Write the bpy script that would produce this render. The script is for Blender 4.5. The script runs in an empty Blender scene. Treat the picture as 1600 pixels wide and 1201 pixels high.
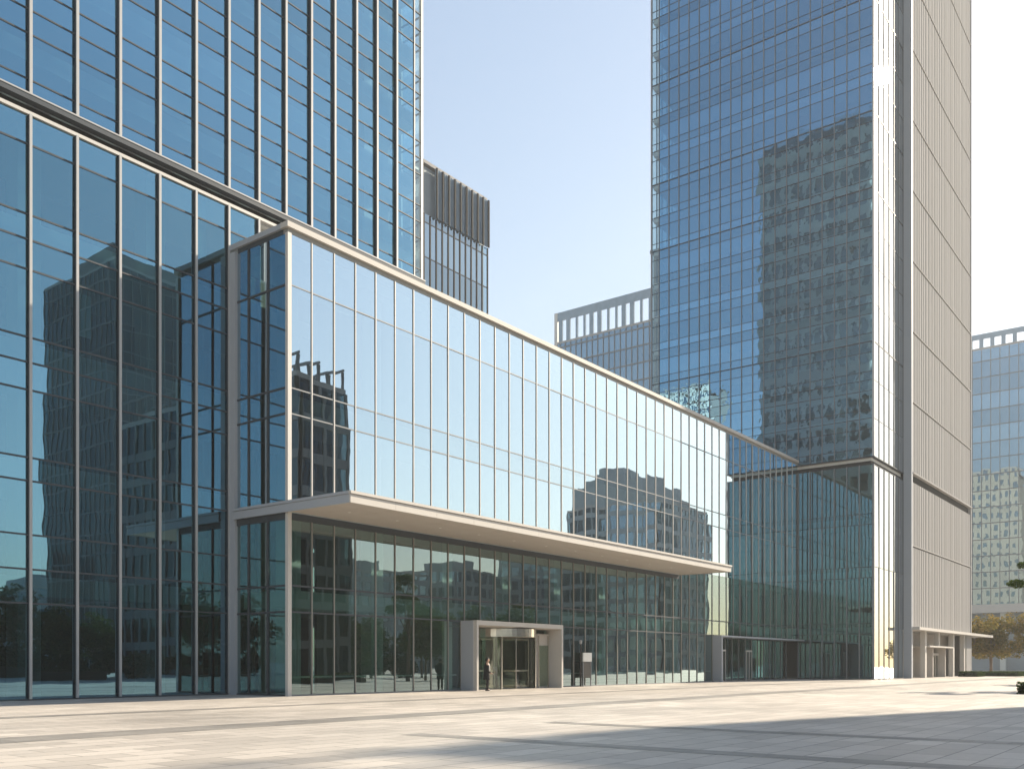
import bpy, bmesh, math, random
from mathutils import Vector, Matrix, noise

# World axes: X runs along the podium front (away to the right of the picture),
# Y runs into the buildings (away to the left), Z is up.  Metres.
random.seed(7)
sc = bpy.context.scene
COL = sc.collection
rad = math.radians
HAZE = 0.00042

# ------------------------------------------------------------------ materials
def new_mat(name):
    m = bpy.data.materials.new(name)
    m.use_nodes = True
    nt = m.node_tree
    nt.nodes.clear()
    out = nt.nodes.new('ShaderNodeOutputMaterial')
    return m, nt, out

def N(nt, typ, **kw):
    n = nt.nodes.new(typ)
    for k, v in kw.items():
        if k in n.inputs:
            n.inputs[k].default_value = v
        else:
            setattr(n, k, v)
    return n

def rgb(c):
    return (c[0], c[1], c[2], 1.0)

def solid(name, col, rough=0.5, metal=0.0, var=0.08, scale=1.5, bump=0.0, stretch=None, spec=.5):
    """Principled surface whose colour drifts a little with a noise in object space."""
    m, nt, out = new_mat(name)
    p = N(nt, 'ShaderNodeBsdfPrincipled')
    p.inputs['Roughness'].default_value = rough
    p.inputs['Metallic'].default_value = metal
    p.inputs['Specular IOR Level'].default_value = spec
    tc = N(nt, 'ShaderNodeTexCoord')
    mp = N(nt, 'ShaderNodeMapping')
    if stretch: mp.inputs['Scale'].default_value = stretch
    nt.links.new(tc.outputs['Object'], mp.inputs['Vector'])
    no = N(nt, 'ShaderNodeTexNoise')
    no.inputs['Scale'].default_value = scale
    no.inputs['Detail'].default_value = 5
    nt.links.new(mp.outputs[0], no.inputs['Vector'])
    mx = N(nt, 'ShaderNodeMix', data_type='RGBA')
    mx.inputs[6].default_value = rgb([c*(1-var) for c in col])
    mx.inputs[7].default_value = rgb([min(1, c*(1+var)) for c in col])
    nt.links.new(no.outputs['Fac'], mx.inputs[0])
    nt.links.new(mx.outputs[2], p.inputs['Base Color'])
    if bump:
        b = N(nt, 'ShaderNodeBump')
        b.inputs['Distance'].default_value = bump
        nt.links.new(no.outputs['Fac'], b.inputs['Height'])
        nt.links.new(b.outputs[0], p.inputs['Normal'])
    nt.links.new(p.outputs[0], out.inputs['Surface'])
    return m

def glass(name, refl, r0, trans, wob=0.006, wscale=0.55, rough=0.004, var=0.18):
    """Coated facade glass: tinted see-through pane under a Fresnel mirror.
    Every pane (mesh island) gets its own slight tone, the surface rolls a little."""
    m, nt, out = new_mat(name)
    L = nt.links.new
    tc = N(nt, 'ShaderNodeTexCoord')
    no = N(nt, 'ShaderNodeTexNoise')
    no.inputs['Scale'].default_value = wscale
    no.inputs['Detail'].default_value = 1.5
    L(tc.outputs['Object'], no.inputs['Vector'])
    bp = N(nt, 'ShaderNodeBump')
    bp.inputs['Distance'].default_value = wob
    bp.inputs['Strength'].default_value = 1.0
    L(no.outputs['Fac'], bp.inputs['Height'])
    ge = N(nt, 'ShaderNodeNewGeometry')
    dt = N(nt, 'ShaderNodeVectorMath', operation='DOT_PRODUCT')
    L(ge.outputs['Incoming'], dt.inputs[0]); L(ge.outputs['Normal'], dt.inputs[1])
    ab = N(nt, 'ShaderNodeMath', operation='ABSOLUTE'); L(dt.outputs['Value'], ab.inputs[0])
    om = N(nt, 'ShaderNodeMath', operation='SUBTRACT'); om.inputs[0].default_value = 1.0; L(ab.outputs[0], om.inputs[1])
    pw = N(nt, 'ShaderNodeMath', operation='POWER'); pw.inputs[1].default_value = 4.5; L(om.outputs[0], pw.inputs[0])
    ma = N(nt, 'ShaderNodeMath', operation='MULTIPLY_ADD'); ma.inputs[1].default_value = 1-r0; ma.inputs[2].default_value = r0
    L(pw.outputs[0], ma.inputs[0])
    rv = N(nt, 'ShaderNodeMapRange'); rv.inputs['To Min'].default_value = 1-var; rv.inputs['To Max'].default_value = 1+var*0.5
    L(ge.outputs['Random Per Island'], rv.inputs['Value'])
    mf = N(nt, 'ShaderNodeMath', operation='MULTIPLY'); mf.use_clamp = True
    L(ma.outputs[0], mf.inputs[0]); L(rv.outputs[0], mf.inputs[1])
    tr = N(nt, 'ShaderNodeBsdfTransparent'); tr.inputs['Color'].default_value = rgb(trans)
    # reflectance colour goes neutral at grazing angles
    mc = N(nt, 'ShaderNodeMix', data_type='RGBA')
    mc.inputs[6].default_value = rgb(refl); mc.inputs[7].default_value = (0.97, 0.98, 0.98, 1)
    L(pw.outputs[0], mc.inputs[0])
    gl = N(nt, 'ShaderNodeBsdfGlossy'); gl.inputs['Roughness'].default_value = rough
    L(mc.outputs[2], gl.inputs['Color']); L(bp.outputs[0], gl.inputs['Normal'])
    ms = N(nt, 'ShaderNodeMixShader')
    L(mf.outputs[0], ms.inputs[0]); L(tr.outputs[0], ms.inputs[1]); L(gl.outputs[0], ms.inputs[2])
    L(ms.outputs[0], out.inputs['Surface'])
    return m

def paving_mat(name, col, bw, bh, mort, var=0.15, tone=0.72):
    m, nt, out = new_mat(name)
    L = nt.links.new
    p = N(nt, 'ShaderNodeBsdfPrincipled')
    tc = N(nt, 'ShaderNodeTexCoord')
    br = N(nt, 'ShaderNodeTexBrick')
    br.inputs['Scale'].default_value = 1.0
    br.inputs['Brick Width'].default_value = bw
    br.inputs['Row Height'].default_value = bh
    br.inputs['Mortar Size'].default_value = mort
    br.inputs['Mortar Smooth'].default_value = 0.2
    br.inputs['Color1'].default_value = rgb([c*(1-var) for c in col])
    br.inputs['Color2'].default_value = rgb([c*(1+var) for c in col])
    br.inputs['Mortar'].default_value = rgb([c*tone for c in col])
    L(tc.outputs['Object'], br.inputs['Vector'])
    n1 = N(nt, 'ShaderNodeTexNoise'); n1.inputs['Scale'].default_value = 0.16; n1.inputs['Detail'].default_value = 6
    n2 = N(nt, 'ShaderNodeTexNoise'); n2.inputs['Scale'].default_value = 9.0; n2.inputs['Detail'].default_value = 4
    for n in (n1, n2): L(tc.outputs['Object'], n.inputs['Vector'])
    r1 = N(nt, 'ShaderNodeMapRange'); r1.inputs['From Min'].default_value = .3; r1.inputs['From Max'].default_value = .7
    r1.inputs['To Min'].default_value = 0.78; r1.inputs['To Max'].default_value = 1.08
    L(n1.outputs['Fac'], r1.inputs['Value'])
    r2 = N(nt, 'ShaderNodeMapRange'); r2.inputs['To Min'].default_value = 0.86; r2.inputs['To Max'].default_value = 1.14
    L(n2.outputs['Fac'], r2.inputs['Value'])
    mu = N(nt, 'ShaderNodeMath', operation='MULTIPLY'); L(r1.outputs[0], mu.inputs[0]); L(r2.outputs[0], mu.inputs[1])
    vm = N(nt, 'ShaderNodeVectorMath', operation='SCALE'); L(br.outputs['Color'], vm.inputs[0]); L(mu.outputs[0], vm.inputs['Scale'])
    L(vm.outputs[0], p.inputs['Base Color'])
    rr = N(nt, 'ShaderNodeMapRange'); rr.inputs['To Min'].default_value = 0.38; rr.inputs['To Max'].default_value = 0.7
    L(n1.outputs['Fac'], rr.inputs['Value']); L(rr.outputs[0], p.inputs['Roughness'])
    bp = N(nt, 'ShaderNodeBump'); bp.inputs['Distance'].default_value = 0.004
    L(br.outputs['Fac'], bp.inputs['Height']); bp.invert = True
    L(bp.outputs[0], p.inputs['Normal'])
    L(p.outputs[0], out.inputs['Surface'])
    return m

def leaf_mat(name, c1, c2):
    m, nt, out = new_mat(name)
    L = nt.links.new
    ge = N(nt, 'ShaderNodeNewGeometry')
    mx = N(nt, 'ShaderNodeMix', data_type='RGBA'); mx.inputs[6].default_value = rgb(c1); mx.inputs[7].default_value = rgb(c2)
    L(ge.outputs['Random Per Island'], mx.inputs[0])
    d = N(nt, 'ShaderNodeBsdfDiffuse'); t = N(nt, 'ShaderNodeBsdfTranslucent')
    L(mx.outputs[2], d.inputs['Color']); L(mx.outputs[2], t.inputs['Color'])
    ms = N(nt, 'ShaderNodeMixShader'); ms.inputs[0].default_value = 0.35
    L(d.outputs[0], ms.inputs[1]); L(t.outputs[0], ms.inputs[2])
    L(ms.outputs[0], out.inputs['Surface'])
    return m

M = {}
M['glass_left']   = glass('tower glass blue',   (0.36, 0.71, 0.98), 0.42, (0.20, 0.33, 0.37), wob=0.0016)
M['glass_low']    = glass('tower base glass',   (0.37, 0.72, 0.94), 0.39, (0.17, 0.29, 0.30), wob=0.0022)
M['glass_pod']    = glass('podium glass',       (0.69, 0.87, 1.0), 0.62, (0.20, 0.34, 0.34), wob=0.0030, var=.14)
M['glass_lobby']  = glass('lobby glass',        (0.72, 0.91, 0.95), 0.29, (0.24, 0.41, 0.38), wob=0.0026)
M['glass_right']  = glass('high tower glass',   (0.36, 0.67, 0.93), 0.46, (0.12, 0.22, 0.26), wob=0.0045, wscale=1.1)
M['glass_front']  = glass('bright front glass', (0.90, 0.95, 0.98), 0.62, (0.12, 0.20, 0.22), wob=0.002)
M['glass_base']   = glass('high tower base glass', (0.40, 0.70, 0.80), 0.26, (0.12, 0.22, 0.24), wob=0.003)
M['glass_clear']  = glass('clear corner glass', (0.80, 0.92, 0.98), 0.16, (0.75, 0.86, 0.88), wob=.002)
M['glass_far']    = glass('distant glass',      (0.54, 0.72, 0.86), 0.42, (0.24, 0.36, 0.42), wob=0.004)
M['glass_dark']   = glass('dark facade glass',  (0.45, 0.66, 0.78), 0.10, (0.06, 0.10, 0.11), wob=0.004)
M['glass_grey']   = glass('grey window glass',  (0.70, 0.75, 0.75), 0.24, (0.62, 0.66, 0.64), wob=0.004)
M['glass_door']   = glass('door glass',         (0.90, 0.92, 0.90), 0.10, (0.74, 0.80, 0.74), wob=0.001, var=.05)
M['alu']      = solid('satin aluminium', (0.38, 0.385, 0.39), 0.55, 0.1, 0.05)
M['alu_pale'] = solid('pale painted aluminium', (0.54, 0.525, 0.50), 0.5, 0.0, 0.05)
M['alu_tan']  = solid('tan anodised aluminium', (0.27, 0.26, 0.24), 0.5, 0.1, 0.05)
M['alu_dark'] = solid('dark aluminium', (0.06, 0.072, 0.085), 0.6, 0.1, 0.1, spec=.25)
M['alu_mid']  = solid('grey aluminium', (0.20, 0.215, 0.23), 0.6, 0.1, 0.06)
M['gap']      = solid('shadow gap lining', (0.04, 0.04, 0.04), 0.8, spec=.1)
M['fascia']   = solid('canopy cladding', (0.52, 0.495, 0.46), 0.7, 0.0, 0.04)
M['soffit']   = solid('canopy soffit panels', (0.47, 0.43, 0.385), 0.6, 0.0, 0.05)
M['stone']    = solid('beige stone', (0.50, 0.46, 0.42), 0.65, 0, 0.08, 2.0)
M['clad']     = solid('ribbed beige cladding', (0.41, 0.40, 0.39), 0.85, 0.0, 0.07, 0.35, stretch=(1, 1, .12), spec=0.0)
M['clad_grey_shade']= solid('grey cladding and side shade', (0.36, 0.39, 0.43), 0.6, 0.0, 0.05, 0.4)  # also carries the shade of left-facing sides in its blue-grey colour
M['ceil']     = solid('white ceiling', (0.72, 0.72, 0.70), 0.8, 0, 0.03)
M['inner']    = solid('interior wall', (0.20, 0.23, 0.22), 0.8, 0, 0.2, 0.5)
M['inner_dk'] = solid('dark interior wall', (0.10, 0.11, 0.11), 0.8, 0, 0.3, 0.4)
M['column']   = solid('pale column', (0.62, 0.64, 0.60), 0.6, 0, 0.04)
M['floor_in'] = solid('lobby floor', (0.34, 0.33, 0.30), 0.3, 0, 0.06)
M['blind']    = solid('roller blind fabric', (0.76, 0.80, 0.80), 0.9, 0, 0.04)
M['wall_pale']= solid('pale facade panels', (0.70, 0.70, 0.66), 0.7, 0, 0.16, 0.6)
M['wall_beige']= solid('beige render', (0.34, 0.32, 0.27), 0.8, 0, 0.2, 0.4)
M['crown']    = solid('blue grey louvre', (0.26, 0.34, 0.42), 0.85, 0, 0.2, 0.8, spec=.1)
M['wall_grey']= solid('grey facade panels', (0.28, 0.32, 0.345), 0.7, 0, 0.15, 0.5)
M['wall_dark']= solid('dark facade panels', (0.15, 0.16, 0.17), 0.6, 0, 0.2, 0.5)
M['roofing']  = solid('roof membrane', (0.36, 0.35, 0.34), 0.9, 0, 0.1)
M['steel']    = solid('brushed steel', (0.66, 0.62, 0.56), 0.22, 1.0, 0.06, 6.0)
M['black']    = solid('black metal', (0.025, 0.025, 0.027), 0.4, 0.2)
M['white']    = solid('white sign panel', (0.80, 0.80, 0.77), 0.5)
M['skin']     = solid('skin', (0.50, 0.31, 0.22), 0.55)
M['coat']     = solid('black wool', (0.009, 0.009, 0.011), 0.95, 0, 0.3, 20)
M['trouser']  = solid('dark cloth', (0.022, 0.020, 0.020), 0.9, 0, 0.3, 20)
M['shirt']    = solid('grey white shirt', (0.60, 0.60, 0.60), 0.85)
M['hair']     = solid('dark hair', (0.012, 0.010, 0.009), 0.6)
M['bark']     = solid('bark', (0.16, 0.12, 0.09), 0.9, 0, 0.3, 6, 0.01)
M['leaf_warm']= leaf_mat('autumn leaves', (0.10, 0.11, 0.03), (0.29, 0.20, 0.05))
M['leaf']     = leaf_mat('green leaves', (0.035, 0.07, 0.018), (0.09, 0.12, 0.03))
M['leaf_dk']  = leaf_mat('dark green leaves', (0.02, 0.045, 0.012), (0.055, 0.085, 0.02))
M['soil']     = solid('planting soil', (0.06, 0.045, 0.03), 0.95, 0, .3, 4)
M['plaza']    = paving_mat('granite paving', (0.47, 0.43, 0.385), 1.2, 0.6, 0.014, tone=0.45)
M['band']     = paving_mat('grey granite band', (0.24, 0.225, 0.205), 0.9, 0.65, 0.006)
M['grass']    = solid('lawn', (0.06, 0.09, 0.025), 0.95, 0, .3, 3)

# ------------------------------------------------------------------ mesh helpers
def wloc(o):
    v = Vector((0, 0, 0))
    while o is not None:
        v += o.location
        o = o.parent
    return v

class MB:
    def __init__(s): s.v, s.f = [], []
    def box(s, x0, x1, y0, y1, z0, z1):
        if x0 > x1: x0, x1 = x1, x0
        if y0 > y1: y0, y1 = y1, y0
        if z0 > z1: z0, z1 = z1, z0
        b = len(s.v)
        s.v += [(x0,y0,z0),(x1,y0,z0),(x1,y1,z0),(x0,y1,z0),(x0,y0,z1),(x1,y0,z1),(x1,y1,z1),(x0,y1,z1)]
        for q in ((0,3,2,1),(4,5,6,7),(0,1,5,4),(1,2,6,5),(2,3,7,6),(3,0,4,7)):
            s.f.append(tuple(b+i for i in q))
        return s
    def poly(s, pts):
        b = len(s.v); s.v += [tuple(p) for p in pts]; s.f.append(tuple(range(b, b+len(pts)))); return s
    def tube(s, pts, rads, n=8, cap=True):
        rings = []
        for i, (p, r) in enumerate(zip(pts, rads)):
            p = Vector(p)
            a = Vector(pts[max(0, i-1)]); c = Vector(pts[min(len(pts)-1, i+1)])
            t = (c-a).normalized()
            up = Vector((0, 0, 1)) if abs(t.z) < .9 else Vector((1, 0, 0))
            e1 = t.cross(up).normalized(); e2 = t.cross(e1).normalized()
            b = len(s.v)
            for k in range(n):
                w = 2*math.pi*k/n
                s.v.append(tuple(p+(e1*math.cos(w)+e2*math.sin(w))*r))
            rings.append(b)
        for a, b in zip(rings, rings[1:]):
            for k in range(n): s.f.append((a+k, a+(k+1) % n, b+(k+1) % n, b+k))
        if cap:
            s.f.append(tuple(rings[0]+k for k in range(n))[::-1]); s.f.append(tuple(rings[-1]+k for k in range(n)))
        return s
    def loft(s, rings, cap=True):
        """rings: lists of equal length of 3-D points."""
        ids = []
        for r in rings:
            b = len(s.v); s.v += [tuple(p) for p in r]; ids.append(b)
        n = len(rings[0])
        for a, b in zip(ids, ids[1:]):
            for k in range(n): s.f.append((a+k, a+(k+1) % n, b+(k+1) % n, b+k))
        if cap:
            s.f.append(tuple(ids[0]+k for k in range(n))[::-1]); s.f.append(tuple(ids[-1]+k for k in range(n)))
        return s
    def build(s, name, mat, parent=None, smooth=False, bevel=0.0):
        off = wloc(parent) if parent else Vector((0, 0, 0))
        me = bpy.data.meshes.new(name)
        me.from_pydata([tuple(Vector(p)-off) for p in s.v], [], s.f)
        me.materials.append(M[mat] if isinstance(mat, str) else mat)
        if smooth: me.polygons.foreach_set('use_smooth', [True]*len(me.polygons))
        me.update()
        o = bpy.data.objects.new(name, me)
        COL.objects.link(o)
        if parent: o.parent = parent
        if bevel:
            bm = bmesh.new(); bm.from_mesh(me)
            bmesh.ops.bevel(bm, geom=bm.edges[:], offset=bevel, segments=2, affect='EDGES', profile=.6)
            bm.to_mesh(me); bm.free()
        return o

def B(*a): return MB().box(*a)

def tag(o, label, cat, group=None, kind=None):
    if label: o['label'] = label
    if cat: o['category'] = cat
    if group: o['group'] = group
    if kind: o['kind'] = kind
    return o

def thing(name, label, cat, loc, group=None):
    o = bpy.data.objects.new(name, None)
    o.empty_display_size = 0.5
    o.location = loc
    COL.objects.link(o)
    return tag(o, label, cat, group)

def structure(name, mb, mat):
    o = mb.build(name, mat); o['kind'] = 'structure'; return o

class Face:
    """A vertical facade plane. a runs along it, o is the distance out of it."""
    def __init__(s, axis, c, sign):   # axis 'y': plane y=c, outward sign*y ; axis 'x': plane x=c
        s.axis, s.c, s.sign = axis, c, sign
    def pt(s, a, o, z):
        return (a, s.c+s.sign*o, z) if s.axis == 'y' else (s.c+s.sign*o, a, z)
    def box(s, mb, a0, a1, o0, o1, z0, z1):
        p, q = s.pt(a0, o0, z0), s.pt(a1, o1, z1)
        mb.box(p[0], q[0], p[1], q[1], p[2], q[2]); return mb
    def pane(s, mb, a0, a1, z0, z1, tilt=0.0035):
        ta, tz, do = random.uniform(-tilt, tilt), random.uniform(-tilt, tilt), 0.0
        am, zm = (a0+a1)/2, (z0+z1)/2
        q = [(a0, z0), (a1, z0), (a1, z1), (a0, z1)]
        if (s.axis == 'y') != (s.sign < 0): q = q[::-1]
        mb.poly([s.pt(a, do+ta*(a-am)+tz*(z-zm), z) for a, z in q])

def curtain(parent, face, edges, levels, gmat, mmat, mw=0.06, md=0.10, tmat=None, th=0.05, td=0.05,
            skip_mull=(), pane_names='window_bay', clear=(), strong=(), cmat='glass_clear', tilt=0.0035, cap=None):
    """edges: positions of the verticals; levels: heights of the horizontals (first and last bound the wall)."""
    for i, (a0, a1) in enumerate(zip(edges, edges[1:])):
        mb = MB()
        for z0, z1 in zip(levels, levels[1:]): face.pane(mb, a0, a1, z0, z1, tilt)
        mb.build(pane_names, cmat if i in clear else gmat, parent)
    for i, a in enumerate(edges):
        if i in skip_mull: continue
        mo = face.box(MB(), a-mw/2, a+mw/2, -0.08, md, levels[0], levels[-1]).build('mullion', mmat, parent)
        if cap:
            face.box(MB(), a-mw/2-.015, a+mw/2+.015, md, md+cap[1], levels[0], levels[-1]).build('mullion_cap', cap[0], mo)
    for z in levels[1:-1]:
        k = 2.2 if any(abs(z-q) < .02 for q in strong) else 1.0
        face.box(MB(), edges[0]+mw/2, edges[-1]-mw/2, -0.06, td*(1.5 if k > 1 else 1), z-th*k/2, z+th*k/2).build('transom', tmat or mmat, parent)

def spaced(a0, a1, n): return [a0+(a1-a0)*i/n for i in range(n+1)]

# ------------------------------------------------------------------ ground
g = MB(); g.poly([(-420, -520, 0), (560, -520, 0), (560, 460, 0), (-420, 460, 0)])
structure('plaza_ground', g, 'plaza')
bands = MB()
bands.poly([(-60, 17.9, .004), (140, 17.9, .004), (140, 19.3, .004), (-60, 19.3, .004)])
structure('paving_band', bands, 'band')
b2 = MB(); b2.poly([(-60, 26.0, .004), (140, 26.0, .004), (140, 26.75, .004), (-60, 26.75, .004)])
structure('paving_band', b2, 'band')
for u in (19.1, 14.1):
    for y0, y1 in ((-60, 13.6),):
        q = MB(); q.poly([(u, y0, .004), (u+.62, y0, .004), (u+.62, y1, .004), (u, y1, .004)])
        structure('paving_band', q, 'band')

# ------------------------------------------------------------------ LEFT TOWER
LV = 38.30                     # its front plane (faces -Y)
LX0, LX1 = 4.2, 41.60
LH = 80.0
lt = thing('glass_tower', 'tall blue glass office tower with slim pale vertical fins rising at the left edge', 'tower', (LX0, LV, 0))
Lf = Face('y', LV, -1)
ed = [LX0]+[6.85+1.95*k for k in range(6)]+[18.5, 20.42, 22.33, 24.23, 26.10, 27.90, 29.65, 31.33, 33.0, 34.62, 36.2, 37.76, 39.33, 40.9, LX1]
up = [24.14]
z = 24.8
while z < LH-2:
    up += [z, z+1.83, z+2.80]; z += 3.77
up += [LH]
curtain(lt, Lf, ed, up, 'glass_left', 'alu_dark', mw=0.09, md=0.13, cap=('alu', .05), tmat='alu_dark', th=0.06, td=0.03,
        clear=(len(ed)-2,), skip_mull=(len(ed)-1, len(ed)-2), tilt=.003)
i = len(ed)-2
Lf.box(MB(), ed[i]-.04, ed[i]+.04, -.08, .05, up[0], LH).build('mullion', 'alu', lt)
Lf.box(MB(), LX1-.14, LX1+.04, -.14, .05, up[0], LH).build('corner_post', 'alu_pale', lt)
# ledge and shadow gap between the two glass storeys
Lf.box(MB(), LX0, LX1, -.10, .26, 23.86, 24.08).build('ledge', 'alu_dark', lt)
Lf.box(MB(), LX0, LX1, -.10, .28, 24.08, 24.14).build('ledge_trim', 'alu', lt)
Lf.box(MB(), LX0, LX1, -.30, -.22, 23.50, 23.86).build('shadow_gap', 'gap', lt)
Lf.box(MB(), LX0, LX1, -.12, .10, 23.36, 23.50).build('sill', 'alu_pale', lt)
low = [0.06, 3.88, 5.24, 6.62, 8.77, 9.70, 12.4, 13.5, 14.5, 17.2, 18.4, 19.4, 22.2, 23.36]
curtain(lt, Lf, [ed[0]]+[e for e in ed[1:] if e < 29.9], low, 'glass_low', 'alu_dark', mw=0.08, md=0.12, cap=('alu', .05), tmat='alu_dark', th=0.07, td=0.03, tilt=.003)
Lf.box(MB(), LX0, 28.0, -.1, .06, 0, .06).build('base_plinth', 'alu_dark', lt)
# inside: slabs, ceilings, columns, core
for z0, z1 in ((4.2, 5.0), (8.9, 9.6), (13.6, 14.4), (18.5, 19.3), (23.4, 24.3)):
    MB().box(LX0+.3, LX1-.25, LV+.35, LV+9, z0, z1).build('floor_slab', 'ceil', lt)
z = 25.7
while z < LH:
    MB().box(LX0+.3, LX1-.25, LV+.3, LV+9, z, z+.75).build('floor_slab', 'ceil', lt); z += 3.77
for cx in (7.0, 12.7, 18.4, 24.1, 29.8, 35.5):
    MB().box(cx, cx+.95, LV+.75, LV+1.7, 0.03, 4.2).build('column', 'column', lt)
    for z0, z1 in ((5.0, 8.9), (9.6, 13.6), (14.4, 18.5), (19.3, 23.4)):
        MB().box(cx, cx+.95, LV+.75, LV+1.7, z0, z1).build('column', 'column', lt)
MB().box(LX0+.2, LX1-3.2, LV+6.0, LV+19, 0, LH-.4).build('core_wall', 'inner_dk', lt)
MB().box(LX0, LX1, LV+.1, LV+20, LH, LH+1.2).build('roof', 'alu_mid', lt)
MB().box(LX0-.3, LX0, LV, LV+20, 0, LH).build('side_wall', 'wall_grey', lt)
# blinds in some upper bays
rb = random.Random(5)
for k in range(44):
    i = rb.randrange(1, len(ed)-3); zf = 26.45+3.77*rb.randrange(0, 8)
    dz = rb.choice((1.0, 1.6, 2.4, 3.0))
    MB().box(ed[i]+.12, ed[i+1]-.12, LV+.18, LV+.21, zf+3.0-dz, zf+3.0).build('roller_blind', 'blind', lt)
for i, z0, z1 in ((5, 19.6, 23.2), (11, 20.6, 23.2), (8, 15.2, 17.0)):
    if i < len(ed)-1: MB().box(ed[i]+.1, ed[i]+.75, LV+.18, LV+.21, z0, z1).build('roller_blind', 'blind', lt)
# right-hand side: pale panel facade with punched bands, glass only at the corner
Rf = Face('x', LX1, 1)
curtain(lt, Rf, [LV, LV+1.7], [24.14]+[z for z in up[1:-1]]+[LH], 'glass_clear', 'alu', mw=.08, md=.05, tmat='alu_dark', th=.06, td=.03, skip_mull=(0,))
nb = 11
eb = spaced(LV+1.7, LV+20, nb)
zz = [21.6]
while zz[-1] < LH-3: zz.append(zz[-1]+3.77)
wl = MB()
for zf in zz:
    Rf.box(wl, LV+1.74, LV+20, -.3, .12, zf, zf+1.35)
wl.build('spandrel_wall', 'wall_pale', lt)
pr = MB()
for e in eb: Rf.box(pr, e-.28+(.32 if e == eb[0] else 0), e+.28, -.28, .16, 21.6, LH)
pr.build('pier_wall', 'wall_pale', lt)
for a0, a1 in zip(eb, eb[1:]):
    wb = MB()
    for zf in zz: Rf.pane(wb, a0, a1, zf+1.35, zf+3.77)
    wb.build('window_bay', 'glass_grey', lt)
MB().box(LX1-2.6, LX1-.5, LV+2.2, LV+19.8, 21.6, LH-.5).build('inner_wall', 'wall_pale', lt)

# ------------------------------------------------------------------ PODIUM
PV, PX0, PX1, PH = 34.06, 28.07, 91.27, 21.45
pod = thing('glass_podium', 'long low glass entrance hall with flat canopy and revolving door linking both towers', 'building', (PX0, PV, 0))
Pf = Face('y', PV, -1)
Ps = Face('x', PX0, -1)
pe = spaced(PX0, PX1, 46)
# upper glass over the canopy, lobby glass below it
curtain(pod, Pf, pe, [8.80, 12.83, 14.0, 18.67, 20.98], 'glass_pod', 'alu_pale', mw=0.055, md=0.05, tmat='alu_mid', th=0.055, td=0.03, skip_mull=(0, 46))
ptop = 8.30
CX0, CX1, CV = 27.80, 66.10, 29.70      # canopy
GX = (40.10, 48.50)          # entrance portal
SX = (72.30, 91.27)          # side entrance
for i, (a0, a1) in enumerate(zip(pe, pe[1:])):
    mb = MB()
    lv = [0.06, 3.83, 5.02, ptop]
    mid = (a0+a1)/2
    if GX[0]-.2 < mid < GX[1]+.2 or mid > SX[0]-.2: lv = [3.84, 5.02, ptop]
    if mid > CX1: lv[-1] = 8.80
    for z0, z1 in zip(lv, lv[1:]): Pf.pane(mb, a0, a1, z0, z1)
    mb.build('lobby_window', 'glass_lobby', pod)
for i, a in enumerate(pe[1:-1]):
    z0 = 3.86 if (GX[0] < a < GX[1] or a > SX[0]) else 0.06
    Pf.box(MB(), a-.024, a+.024, -.08, .05, z0, ptop if a < CX1 else 8.8).build('mullion', 'alu_tan', pod)
for z in (3.83, 5.02):
    Pf.box(MB(), PX0+.1, PX1, -.06, .03, z-.04, z+.04).build('transom', 'alu_dark', pod)
Pf.box(MB(), PX0+.1, CX1, -.10, .06, 8.02, 8.32).build('head_transom', 'alu_dark', pod)
Pf.box(MB(), PX0+.1, GX[0], -.1, .08, 0, .06).build('base_plinth', 'alu_mid', pod)
Pf.box(MB(), GX[1], SX[0], -.1, .08, 0, .06).build('base_plinth', 'alu_mid', pod)
# left return wall
se = spaced(PV, LV, 3)
for z0, z1, g_ in ((8.80, 20.98, 'glass_pod'), (0.06, ptop, 'glass_lobby')):
    lv = [z0]+[z for z in (3.83, 5.02, 12.83, 14.0, 18.67) if z0 < z < z1]+[z1]
    for a0, a1 in zip(se, se[1:]):
        mb = MB()
        for q0, q1 in zip(lv, lv[1:]): Ps.pane(mb, a0, a1, q0, q1)
        mb.build('side_window', g_, pod)
    for a in se[1:-1]:
        Ps.box(MB(), a-.035, a+.035, -.08, .06, z0, z1).build('mullion', 'alu_dark', pod)
    for z in lv[1:-1]:
        Ps.box(MB(), PV+.09, LV-.5, -.06, .03, z-.045, z+.045).build('transom', 'alu_dark', pod)
Ps.box(MB(), PV+.1, LV-.5, -.1, .06, 0, .06).build('base_plinth', 'alu_dark', pod)
Ps.box(MB(), PV+.1, LV-.5, -.10, .05, 8.02, 8.32).build('head_transom', 'alu_dark', pod)
# corner posts
MB().box(PX0-.09, PX0+.13, PV-.09, PV+.09, 0, 20.98).build('corner_post', 'alu_pale', pod)
MB().box(PX0-.16, PX0+.2, LV-.55, LV-.02, 0, 21.05).build('corner_pier', 'clad_grey_shade', pod)
# roof coping and deck
MB().box(PX0-.16, PX1, PV-.16, PV+.35, 21.20, PH).build('front_coping', 'fascia', pod)
MB().box(PX0-.14, PX0+.35, PV+.35, LV-.04, 21.20, PH).build('side_coping', 'clad_grey_shade', pod)  # shade of the left side put into the coping colour
MB().box(PX0-.02, PX1, PV-.02, PV+.3, 20.98, 21.20).build('coping_recess', 'alu_tan', pod)
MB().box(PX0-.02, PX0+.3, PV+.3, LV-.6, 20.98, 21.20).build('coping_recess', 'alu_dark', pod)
MB().box(PX0+.35, LX1-.02, PV+.35, LV-.35, 20.75, 21.15).build('roof_deck', 'roofing', pod)
MB().box(LX1+.2, PX1, PV+.35, 62, 20.75, 21.15).build('roof_deck', 'roofing', pod)
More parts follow.
